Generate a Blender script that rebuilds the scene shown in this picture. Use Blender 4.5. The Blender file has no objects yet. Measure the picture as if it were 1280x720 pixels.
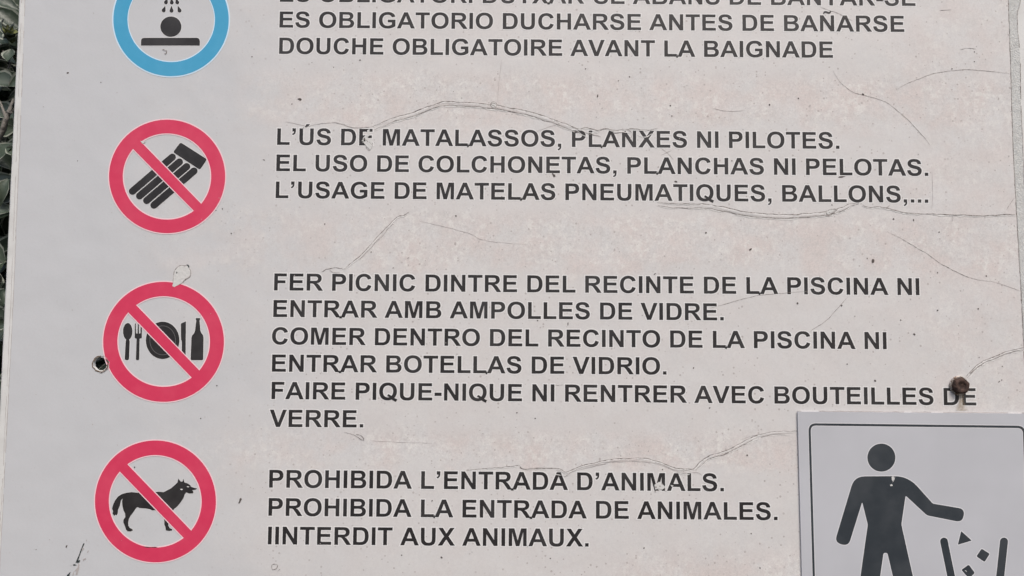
import bpy, bmesh, math, random
from math import sin, cos, pi, radians, hypot
from mathutils import Vector, Matrix, noise as mnoise
from mathutils.geometry import tessellate_polygon

scene = bpy.context.scene
COL = scene.collection
random.seed(7)

# ------------------------------------------------------------------ camera
F_PX = 967.0
D = 0.58                      # metres from lens to the face of the board
ZC = 1.50                     # lens height
PITCH, YAW, ROLL = radians(3.587), radians(0.074), radians(0.395)
cp, sp, cy_, sy_, cr, sr = cos(PITCH), sin(PITCH), cos(YAW), sin(YAW), cos(ROLL), sin(ROLL)
FW = Vector((sy_ * cp, cy_ * cp, sp))
R0 = Vector((cy_, -sy_, 0)); U0 = R0.cross(FW)
RT = cr * R0 + sr * U0; UP = -sr * R0 + cr * U0
CAM = Vector((0, -D, ZC))
cd = bpy.data.cameras.new('camera'); cam = bpy.data.objects.new('camera', cd); COL.objects.link(cam)
cam.matrix_world = Matrix(((RT.x, UP.x, -FW.x, CAM.x), (RT.y, UP.y, -FW.y, CAM.y), (RT.z, UP.z, -FW.z, CAM.z), (0, 0, 0, 1)))
cd.sensor_width = 36; cd.lens = F_PX / 1280 * 36; cd.clip_start = 0.01; cd.clip_end = 500
scene.camera = cam

# ------------------------------------------------------------------ light
EL, AZ = radians(52), radians(22)          # bright overcast, light from above, behind the photographer's right shoulder
w = bpy.data.worlds.new('World'); scene.world = w; w.use_nodes = True
nt = w.node_tree
sky = nt.nodes.new('ShaderNodeTexSky'); sky.sky_type = 'NISHITA'; sky.sun_disc = False
sky.sun_elevation = EL; sky.sun_rotation = pi - AZ; sky.dust_density = 4.0; sky.air_density = 1.0
bg = nt.nodes['Background']; bg.inputs['Strength'].default_value = 0.10
nt.links.new(sky.outputs['Color'], bg.inputs['Color'])
sl = bpy.data.lights.new('sun', 'SUN'); sl.energy = 1.5; sl.angle = radians(24); sl.color = (1.0, 0.955, 0.90)
so = bpy.data.objects.new('sun', sl); COL.objects.link(so)
sd = Vector((sin(AZ) * cos(EL), -cos(AZ) * cos(EL), sin(EL)))
so.rotation_euler = sd.to_track_quat('Z', 'Y').to_euler(); so.location = (0.6, -2, 4)
vs = scene.view_settings
vs.view_transform = 'Standard'; vs.look = 'None'; vs.gamma = 1; vs.exposure = 0.53

# ------------------------------------------------------------------ materials
def mat(name, col, rough=0.5, spec=0.5, metal=0.0):
    m = bpy.data.materials.new(name); m.use_nodes = True
    b = m.node_tree.nodes['Principled BSDF']
    b.inputs['Base Color'].default_value = (*col, 1); b.inputs['Roughness'].default_value = rough
    b.inputs['Specular IOR Level'].default_value = spec; b.inputs['Metallic'].default_value = metal
    return m
class NB:
    """little node builder"""
    def __init__(s, m): s.t = m.node_tree; s.b = s.t.nodes['Principled BSDF']
    def n(s, ty, **k):
        x = s.t.nodes.new(ty)
        for a, v in k.items(): setattr(x, a, v)
        return x
    def put(s, sock, v):
        if isinstance(v, bpy.types.NodeSocket): s.t.links.new(v, sock)
        else: sock.default_value = v
    def math(s, op, a, b=0.0, c=0.0, clamp=False):
        x = s.n('ShaderNodeMath', operation=op, use_clamp=clamp)
        for i, v in enumerate((a, b, c)): s.put(x.inputs[i], v)
        return x.outputs[0]
    def step(s, v, lo, hi, a=0.0, b=1.0):
        x = s.n('ShaderNodeMapRange', interpolation_type='SMOOTHSTEP'); s.put(x.inputs[0], v)
        for i, q in enumerate((lo, hi, a, b)): x.inputs[1 + i].default_value = q
        return x.outputs[0]
    def noise(s, vec, scale, detail=3, rough=0.55):
        x = s.n('ShaderNodeTexNoise'); s.put(x.inputs['Vector'], vec)
        x.inputs['Scale'].default_value = scale; x.inputs['Detail'].default_value = detail; x.inputs['Roughness'].default_value = rough
        return x.outputs['Fac']
    def mix(s, f, a, b, mode='MIX'):
        x = s.n('ShaderNodeMix', data_type='RGBA', blend_type=mode); s.put(x.inputs[0], f)
        for i, v in ((6, a), (7, b)):
            s.put(x.inputs[i], v if isinstance(v, bpy.types.NodeSocket) else (*v, 1))
        return x.outputs[2]
    def bump(s, h, dist, strength=1.0):
        x = s.n('ShaderNodeBump'); x.inputs['Distance'].default_value = dist; x.inputs['Strength'].default_value = strength
        s.put(x.inputs['Height'], h); s.t.links.new(x.outputs[0], s.b.inputs['Normal'])
    def coord(s, k=1 / 0.0006, off=(0, 0, 0)):
        tc = s.n('ShaderNodeTexCoord'); mp = s.n('ShaderNodeMapping')
        mp.inputs['Scale'].default_value = (k, k, k); mp.inputs['Location'].default_value = off
        s.t.links.new(tc.outputs['Object'], mp.inputs['Vector']); return mp.outputs[0]
ZB = ZC + D * math.tan(PITCH)          # height of the view centre on the board = board origin
BASE = Vector((0, 0, ZB))

# weathered white vinyl: coordinates run in units of 0.6 mm from the board's origin
VINYL = mat('weathered_vinyl', (0.6, 0.6, 0.6), 0.5, 0.3)
k = NB(VINYL); v = k.coord()
sx = k.n('ShaderNodeSeparateXYZ'); k.t.links.new(v, sx.inputs[0]); U_, V_ = sx.outputs[0], sx.outputs[2]
big = k.noise(v, 0.006, 4); med = k.noise(v, 0.022, 5, 0.6); fine = k.noise(v, 0.11, 5, 0.65); grain = k.noise(v, 0.55, 3, 0.7)
uu = k.math('ADD', U_, k.math('MULTIPLY', k.math('SUBTRACT', big, 0.5), 420.0))
fade = k.step(uu, -500, -130)
vv = k.math('ADD', V_, k.math('MULTIPLY', k.math('SUBTRACT', med, 0.5), 60.0))
# bands washed less between the blocks of lettering
b1 = k.math('MULTIPLY', k.step(vv, 190, 225), k.step(vv, 285, 262))
b2 = k.math('MULTIPLY', k.step(vv, 8, 40), k.step(vv, 108, 82))
b3 = k.math('MULTIPLY', k.step(vv, -232, -208), k.step(vv, -165, -190))
b4 = k.math('MULTIPLY', k.step(vv, -300, -345), k.step(uu, 60, 200))
bands = k.math('ADD', k.math('ADD', b1, b2), k.math('ADD', b3, b4), clamp=True)
side = k.step(uu, 470, 560)
area = k.math('MAXIMUM', bands, k.math('MULTIPLY', side, 0.55))
dirty = k.math('MULTIPLY', fade, k.math('MULTIPLY_ADD', area, 0.75, 0.25))
c = k.mix(fade, (0.548, 0.556, 0.572), (0.620, 0.608, 0.602))
c = k.mix(k.math('MULTIPLY', dirty, k.step(med, 0.35, 0.65)), c, (0.622, 0.568, 0.548))
# flaky pale chalking in clumps, warm and grey blotches between
med2 = k.noise(k.coord(off=(310, 50, 90)), 0.018, 4, 0.6)
pale = k.math('MULTIPLY', k.math('MULTIPLY', k.math('MULTIPLY', fade, k.math('MULTIPLY_ADD', area, 0.8, 0.2)), k.step(fine, 0.47, 0.60)), k.step(med2, 0.43, 0.56))
c = k.mix(k.math('MULTIPLY', pale, 0.72), c, (0.705, 0.69, 0.665))
mot = k.noise(k.coord(off=(90, 700, 310)), 0.17, 4, 0.65); mot2 = k.noise(k.coord(off=(900, 20, 510)), 0.20, 4, 0.65)
c = k.mix(k.math('MULTIPLY', k.math('MULTIPLY_ADD', dirty, 0.6, 0.10), k.step(mot, 0.46, 0.74)), c, (0.540, 0.508, 0.498))
c = k.mix(k.math('MULTIPLY', k.math('MULTIPLY', fade, 0.35), k.step(mot2, 0.52, 0.68)), c, (0.640, 0.625, 0.600))
greyb = k.math('MULTIPLY', dirty, k.step(k.noise(v, 0.05, 6, 0.7), 0.54, 0.70))
c = k.mix(k.math('MULTIPLY', greyb, 0.40), c, (0.52, 0.50, 0.485))
gm = k.math('MULTIPLY_ADD', k.math('MULTIPLY', k.math('SUBTRACT', grain, 0.5), k.math('MULTIPLY_ADD', dirty, 0.38, 0.08)), 1.0, 1.0)
cg = k.n('ShaderNodeCombineColor'); [k.t.links.new(gm, cg.inputs[i]) for i in range(3)]
c = k.mix(1.0, c, cg.outputs[0], 'MULTIPLY')
for sc_, thr, amt, tint in ((0.14, 0.16, 0.55, (0.24, 0.21, 0.20)), (0.27, 0.38, 0.6, (0.34, 0.30, 0.285))):
    vo = k.n('ShaderNodeTexVoronoi'); vo.inputs['Scale'].default_value = sc_
    k.t.links.new(v, vo.inputs['Vector'])
    sc2 = k.n('ShaderNodeSeparateColor'); k.t.links.new(vo.outputs['Color'], sc2.inputs[0])
    size = k.math('MULTIPLY', k.math('POWER', sc2.outputs[0], 7.0), thr)
    hit = k.math('MULTIPLY', k.math('LESS_THAN', vo.outputs['Distance'], size), k.step(k.noise(k.coord(off=(sc_ * 900, 40, 7)), 0.02, 3, 0.6), 0.36, 0.56))
    c = k.mix(k.math('MULTIPLY', hit, k.math('MULTIPLY', k.math('MULTIPLY_ADD', fade, 0.85, 0.15), amt)), c, tint)
k.t.links.new(c, k.b.inputs['Base Color'])
k.put(k.b.inputs['Roughness'], k.math('MULTIPLY_ADD', dirty, 0.2, 0.42))
k.bump(k.math('ADD', k.math('MULTIPLY', k.noise(v, 0.012, 2), 3.5), k.math('MULTIPLY', k.noise(v, 0.25, 3), 0.12)), 0.0006, 0.55)

def print_mat(name, col, rough=0.45, chip=(0.62, 0.6, 0.59), amp=0.12):
    m = mat(name, col, rough, 0.35); k = NB(m); v = k.coord()
    g = k.noise(v, 0.06, 4, 0.6); h = k.noise(v, 0.9, 2)
    c = k.mix(k.math('MULTIPLY', k.step(g, 0.35, 0.75), amp), col, tuple(min(1, q * 1.4 + 0.05) for q in col))
    c = k.mix(k.math('MULTIPLY', k.step(k.noise(v, 0.015, 3), 0.42, 0.68), 0.16), c, tuple(min(1, q * 0.9 + 0.10) for q in col))
    c = k.mix(k.math('MULTIPLY', k.step(h, 0.80, 0.86), 0.5), c, chip)
    k.t.links.new(c, k.b.inputs['Base Color'])
    k.bump(k.noise(v, 0.2, 2), 0.0004, 0.1)
    return m
INK = print_mat('black_print', (0.021, 0.019, 0.020), 0.5)
INK2 = print_mat('black_print_plate', (0.032, 0.039, 0.047), 0.42)
RED = print_mat('red_print', (0.63, 0.042, 0.105), 0.42, amp=0.12)
BLUE = print_mat('blue_print', (0.060, 0.34, 0.555), 0.42, amp=0.08)
LIGHT = mat('sharpening_halo_and_eyes', (0.72, 0.712, 0.705), 0.5, 0.3)  # camera sharpening glow painted as a pale halo round letters; also the dog's eyes
PINKLIGHT = mat('red_sharpening_halo', (0.84, 0.60, 0.64), 0.5, 0.3)  # bright sharpening fringe put into colour round the red rings and bars
BLUELIGHT = mat('blue_sharpening_halo', (0.60, 0.76, 0.88), 0.5, 0.3)  # same sharpening glow, tinted blue, painted round the shower ring
PLATELIGHT = mat('plate_sharpening_halo', (0.66, 0.66, 0.68), 0.5, 0.3)  # pale edge glow from sharpening, painted round the plate's figures and border

PANEL = mat('board_paint', (0.66, 0.66, 0.65), 0.45, 0.4)
k = NB(PANEL); v = k.coord(); g = k.noise(v, 0.03, 5); h = k.noise(v, 0.5, 4)
c = k.mix(k.step(g, 0.4, 0.75), (0.67, 0.67, 0.655), (0.58, 0.575, 0.56)); c = k.mix(k.math('MULTIPLY', k.step(h, 0.62, 0.72), 0.5), c, (0.33, 0.32, 0.3))
k.t.links.new(c, k.b.inputs['Base Color']); k.bump(h, 0.0006, 0.2)
GLUE = mat('adhesive_residue', (0.5, 0.5, 0.49), 0.75, 0.2)
k = NB(GLUE); v = k.coord(); g = k.noise(v, 0.09, 6, 0.7); h = k.noise(v, 0.45, 5, 0.7)
c = k.mix(k.step(g, 0.38, 0.66), (0.62, 0.625, 0.61), (0.53, 0.53, 0.515)); c = k.mix(k.math('MULTIPLY', k.step(h, 0.56, 0.70), 0.5), c, (0.36, 0.355, 0.34))
k.t.links.new(c, k.b.inputs['Base Color']); k.bump(h, 0.0012, 0.7)
PLATE = mat('grey_plate', (0.43, 0.43, 0.45), 0.38, 0.45)
k = NB(PLATE); v = k.coord(); g = k.noise(v, 0.008, 3); h = k.noise(v, 0.8, 3)
c = k.mix(k.step(g, 0.3, 0.7), (0.515, 0.522, 0.555), (0.475, 0.482, 0.512)); c = k.mix(k.math('MULTIPLY', k.step(h, 0.70, 0.78), 0.35), c, (0.3, 0.29, 0.29))
k.t.links.new(c, k.b.inputs['Base Color']); k.bump(k.noise(v, 0.02, 2), 0.001, 0.25)
CRACK = mat('crack_dirt', (0.17, 0.145, 0.135), 0.9, 0.1)
k = NB(CRACK); v = k.coord(); h = k.noise(v, 0.35, 4)
k.t.links.new(k.mix(k.step(h, 0.3, 0.7), (0.14, 0.12, 0.11), (0.46, 0.425, 0.41)), k.b.inputs['Base Color'])
SPECK = mat('grime', (0.11, 0.095, 0.09), 0.9, 0.1)
FAINT = mat('faint_scuff', (0.43, 0.395, 0.385), 0.8, 0.1)
LIPDIRT = mat('hole_dirt', (0.16, 0.115, 0.085), 0.9, 0.1)
SCRAPE = mat('dark_scrape', (0.045, 0.055, 0.055), 0.7, 0.2)
FLAKE = mat('bare_flake', (0.61, 0.605, 0.59), 0.6, 0.3)
k = NB(FLAKE); v = k.coord(); k.bump(k.noise(v, 0.25, 3), 0.0006, 0.5)
LIFT = mat('lifted_edge', (0.74, 0.73, 0.71), 0.5, 0.3)
RUST = mat('rusted_steel', (0.1, 0.07, 0.06), 0.7, 0.3, 0.3)
k = NB(RUST); v = k.coord(); g = k.noise(v, 0.22, 5, 0.7)
c = k.mix(k.step(g, 0.3, 0.7), (0.032, 0.022, 0.019), (0.11, 0.068, 0.054)); k.t.links.new(c, k.b.inputs['Base Color']); k.bump(g, 0.0012, 0.8)
STEEL = mat('weathered_steel', (0.4, 0.38, 0.36), 0.42, 0.5, 0.7)
k = NB(STEEL); v = k.coord(); g = k.noise(v, 0.3, 5, 0.7)
k.t.links.new(k.mix(k.step(g, 0.42, 0.62), (0.62, 0.60, 0.57), (0.24, 0.16, 0.12)), k.b.inputs['Base Color']); k.bump(g, 0.0008, 0.6)
LEAF = mat('leaf_green', (0.05, 0.08, 0.05), 0.42, 0.5)
k = NB(LEAF); v = k.coord(1.0); g = k.noise(v, 18, 3); h = k.noise(v, 240, 3)
c = k.mix(k.step(g, 0.35, 0.65), (0.034, 0.052, 0.034), (0.075, 0.098, 0.070)); c = k.mix(k.math('MULTIPLY', k.step(h, 0.6, 0.75), 0.35), c, (0.2, 0.22, 0.19))
k.t.links.new(c, k.b.inputs['Base Color']); k.bump(h, 0.001, 0.3)
LEAFRIM = mat('leaf_pale_margin', (0.30, 0.32, 0.27), 0.5, 0.4)
BUD = mat('young_leaf', (0.22, 0.235, 0.10), 0.5, 0.4)
BARK = mat('twig_bark', (0.20, 0.185, 0.165), 0.85, 0.2)
k = NB(BARK); v = k.coord(1.0); g = k.noise(v, 300, 4); k.t.links.new(k.mix(g, (0.09, 0.08, 0.07), (0.33, 0.31, 0.28)), k.b.inputs['Base Color']); k.bump(g, 0.002, 0.8)

# ------------------------------------------------------------------ helpers
def P(px, py, y=0.0):
    """point (x, z) on the plane at depth y seen at that place in the picture"""
    d = RT * ((px - 640) / F_PX) + UP * ((360 - py) / F_PX) + FW
    t = (y - CAM.y) / d.y
    return (CAM.x + d.x * t, CAM.z + d.z * t)
class MB:
    def __init__(s): s.v = []; s.f = []; s.m = []
    def sheet(s, loops, y, m=0):
        """flat filled outline(s) with holes, loops in (x, z)"""
        ls = [[Vector((a, b, 0)) for a, b in l] for l in loops]
        o = len(s.v)
        for l in loops: s.v += [(a, y, b) for a, b in l]
        for t in tessellate_polygon(ls): s.f.append(tuple(o + i for i in t)); s.m.append(m)
    def slab(s, loops, y0, y1, m=0):
        s.sheet(loops, y0, m); s.sheet(loops, y1, m)
        for l in loops:
            o = len(s.v); n = len(l)
            s.v += [(a, y0, b) for a, b in l] + [(a, y1, b) for a, b in l]
            for i in range(n):
                j = (i + 1) % n; s.f.append((o + i, o + j, o + n + j, o + n + i)); s.m.append(m)
    def grid(s, rows, m=0, close=False):
        o = len(s.v); n = len(rows[0])
        for r in rows: s.v += [tuple(p) for p in r]
        for a in range(len(rows) - 1):
            for b in range(n if close else n - 1):
                c2 = (b + 1) % n
                s.f.append((o + a * n + b, o + a * n + c2, o + (a + 1) * n + c2, o + (a + 1) * n + b)); s.m.append(m)
    def tube(s, pts, rad, m=0, n=7):
        rows = []
        for i, p in enumerate(pts):
            p = Vector(p); t = (Vector(pts[min(i + 1, len(pts) - 1)]) - Vector(pts[max(i - 1, 0)])).normalized()
            a = t.orthogonal().normalized(); b = t.cross(a); r = rad[i] if isinstance(rad, (list, tuple)) else rad
            rows.append([p + (a * cos(2 * pi * q / n) + b * sin(2 * pi * q / n)) * r for q in range(n)])
        s.grid(rows, m, True)
    def build(s, name, mats, parent=None, base=BASE, smooth=False, weld=True):
        me = bpy.data.meshes.new(name)
        me.from_pydata([(x - base.x, y - base.y, z - base.z) for x, y, z in s.v], [], s.f)
        for mm in (mats if isinstance(mats, (list, tuple)) else [mats]): me.materials.append(mm)
        me.polygons.foreach_set('material_index', s.m)
        if weld:
            bm = bmesh.new(); bm.from_mesh(me); bmesh.ops.remove_doubles(bm, verts=bm.verts, dist=1e-7)
            bmesh.ops.recalc_face_normals(bm, faces=bm.faces); bm.to_mesh(me); bm.free()
        if smooth: me.polygons.foreach_set('use_smooth', [True] * len(me.polygons))
        me.update()
        ob = bpy.data.objects.new(name, me); COL.objects.link(ob)
        if parent: ob.parent = parent
        return ob
def thing(name, loc, label, cat, group=None):
    o = bpy.data.objects.new(name, None); COL.objects.link(o); o.location = loc; o.empty_display_size = 0.05
    o['label'] = label; o['category'] = cat
    if group: o['group'] = group
    return o
def smooth_line(pts, n=6):
    out = []
    for i in range(len(pts) - 1):
        p0, p1, p2, p3 = pts[max(i - 1, 0)], pts[i], pts[i + 1], pts[min(i + 2, len(pts) - 1)]
        for q in range(n):
            t = q / n
            out.append(tuple(0.5 * (2 * p1[a] + (p2[a] - p0[a]) * t + (2 * p0[a] - 5 * p1[a] + 4 * p2[a] - p3[a]) * t * t + (3 * p1[a] - p0[a] - 3 * p2[a] + p3[a]) * t ** 3) for a in (0, 1)))
    out.append(tuple(pts[-1])); return out
def offset(loop, d):
    """grow (d>0) a closed loop along its normals"""
    n = len(loop); A = sum(loop[i][0] * loop[(i + 1) % n][1] - loop[(i + 1) % n][0] * loop[i][1] for i in range(n))
    sgn = 1 if A > 0 else -1; out = []
    for i in range(n):
        p, a, b = loop[i], loop[i - 1], loop[(i + 1) % n]
        e1 = (p[0] - a[0], p[1] - a[1]); e2 = (b[0] - p[0], b[1] - p[1])
        l1 = hypot(*e1) or 1e-9; l2 = hypot(*e2) or 1e-9
        n1 = (e1[1] / l1 * sgn, -e1[0] / l1 * sgn); n2 = (e2[1] / l2 * sgn, -e2[0] / l2 * sgn)
        m = (n1[0] + n2[0], n1[1] + n2[1]); q = m[0] * n1[0] + m[1] * n1[1]
        q = max(q, 0.5); out.append((p[0] + m[0] * d / q, p[1] + m[1] * d / q))
    return out
def dedupe(l, e=1e-6):
    o = [p for i, p in enumerate(l) if hypot(p[0] - l[i - 1][0], p[1] - l[i - 1][1]) > e]
    return o
def ell(cx, cy, rx, ry=None, n=72, a0=0, a1=360):
    ry = rx if ry is None else ry; full = abs(a1 - a0) >= 360; m = n if full else n + 1
    return [(cx + rx * cos(radians(a0 + (a1 - a0) * i / n)), cy + ry * sin(radians(a0 + (a1 - a0) * i / n))) for i in range(m)]
def capsule(a, b, r, n=12):
    t = math.degrees(math.atan2(b[1] - a[1], b[0] - a[0]))
    return ell(b[0], b[1], r, r, n, t - 90, t + 90) + ell(a[0], a[1], r, r, n, t + 90, t + 270)
def rounded(poly, r, n=5):
    out = []; N = len(poly)
    for i in range(N):
        p = Vector(poly[i]); a = Vector(poly[i - 1]); b = Vector(poly[(i + 1) % N])
        rr = r[i] if isinstance(r, (list, tuple)) else r
        da, db = (a - p), (b - p); rr = min(rr, da.length * 0.48, db.length * 0.48)
        if rr < 0.05: out.append(tuple(p)); continue
        s_, e_ = p + da.normalized() * rr, p + db.normalized() * rr
        for q in range(n + 1):
            t = q / n; out.append(tuple(s_ * (1 - t) ** 2 + p * 2 * t * (1 - t) + e_ * t * t))
    return out
def W(loop, y): return [P(a, b, y) for a, b in loop]
Y_V = -0.0004          # front of the vinyl sheet
def lay(i): return Y_V - 0.00005 * i

# ------------------------------------------------------------------ the notice board
board = thing('notice_board', BASE, 'large weathered white pool rules board with black capital lettering and round pictograms', 'sign')
LE = [(23.6, -40), (23.2, 0), (17.4, 175), (15.5, 190), (9.2, 360), (1.0, 530), (-12, 800)]
HOLE = (125.2, 455.0, 9.6)
zt, zb = P(640, -330)[1], P(640, 980)[1]
xl = P(23.4, 0)[0]; xr = P(1306, 0)[0]
def wob(loop, amp, seed):
    out = []
    for i, (a, b) in enumerate(loop):
        q = mnoise.noise(Vector((a * 0.9, b * 0.9, seed))); q2 = mnoise.noise(Vector((a * 0.9, b * 0.9, seed + 9)))
        out.append((a + q * amp, b + q2 * amp))
    return out
hole_f = wob(ell(*HOLE[:2], 8.6, 8.6, 28), 0.7, 3.1)
m = MB()
hf = W(hole_f, 0.0); T = 0.0022
# left edge of the board with a slightly rounded arris
zs = [zb + (zt - zb) * i / 60 for i in range(61)]
edge = [(xl + 0.0003 * mnoise.noise(Vector((z * 40, 0, 1))), z) for z in zs]
rim = [(x + 0.0013, z) for x, z in edge]
m.sheet([rim + [(xr, zt), (xr, zb)], hf], 0.0)
m.grid([[(x, 0.0, z) for x, z in rim], [(x - 0.0009, 0.0004, z) for x, z in rim], [(x, 0.0013, z) for x, z in edge], [(x, T, z) for x, z in edge]])
ch = P(*HOLE[:2])
back = [(ch[0] + (x - ch[0]) * 0.93, ch[1] + (z - ch[1]) * 0.93) for x, z in hf]
m.sheet([edge + [(xr, zt), (xr, zb)], back], T)
m.grid([[(x, 0.0, z) for x, z in hf], [(x, T, z) for x, z in back]], 0, True)
for a, b in (((xr, zt), (xr, zb)), ((xl, zt), (xr, zt)), ((xl, zb), (xr, zb))):
    m.grid([[(a[0], 0.0, a[1]), (b[0], 0.0, b[1])], [(a[0], T, a[1]), (b[0], T, b[1])]])
m.build('panel', PANEL, board)

SEAM_L = [(33, -60), (31.5, 0), (28.3, 90), (25, 180), (21, 270), (17.5, 360), (13.2, 450), (9, 530), (5, 610), (1, 690), (-4, 790)]
SEAM_R = [(1258, -60), (1260, 0), (1263, 92), (1265.8, 180), (1270.3, 268), (1275.5, 360), (1279, 430), (1283, 520), (1293, 790)]
def rag(line, amp, seed, n=14):
    return [(x + amp * (mnoise.noise(Vector((y * 0.08, seed, 0))) + 0.6 * mnoise.noise(Vector((y * 0.35, seed, 4)))), y) for x, y in smooth_line(line, n)]
hole_v = wob(ell(HOLE[0], HOLE[1], HOLE[2], HOLE[2], 30), 1.5, 8.2)
lv, rv = rag(SEAM_L, 0.35, 1), rag(SEAM_R, 0.3, 2)
m = MB(); m.slab([W(lv + rv[::-1], 0), W(hole_v, 0)], Y_V, 0.0002)
m.build('vinyl_sheet', VINYL, board)
m = MB()
outer = rag([(1274.5, -60), (1275, 0), (1271.5, 18), (1272, 40), (1275, 70), (1275.5, 120), (1278, 180), (1281, 250), (1287, 360), (1296, 560)], 1.0, 5)
inner = rag([(1259, -60), (1260.6, 0), (1263.7, 92), (1266.4, 180), (1271, 268), (1276.3, 360), (1281, 450), (1285, 560)], 0.2, 6)
m.slab([W(inner + outer[::-1], 0)], -0.0003, 0.0002); m.build('adhesive_strip', GLUE, board)

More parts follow.
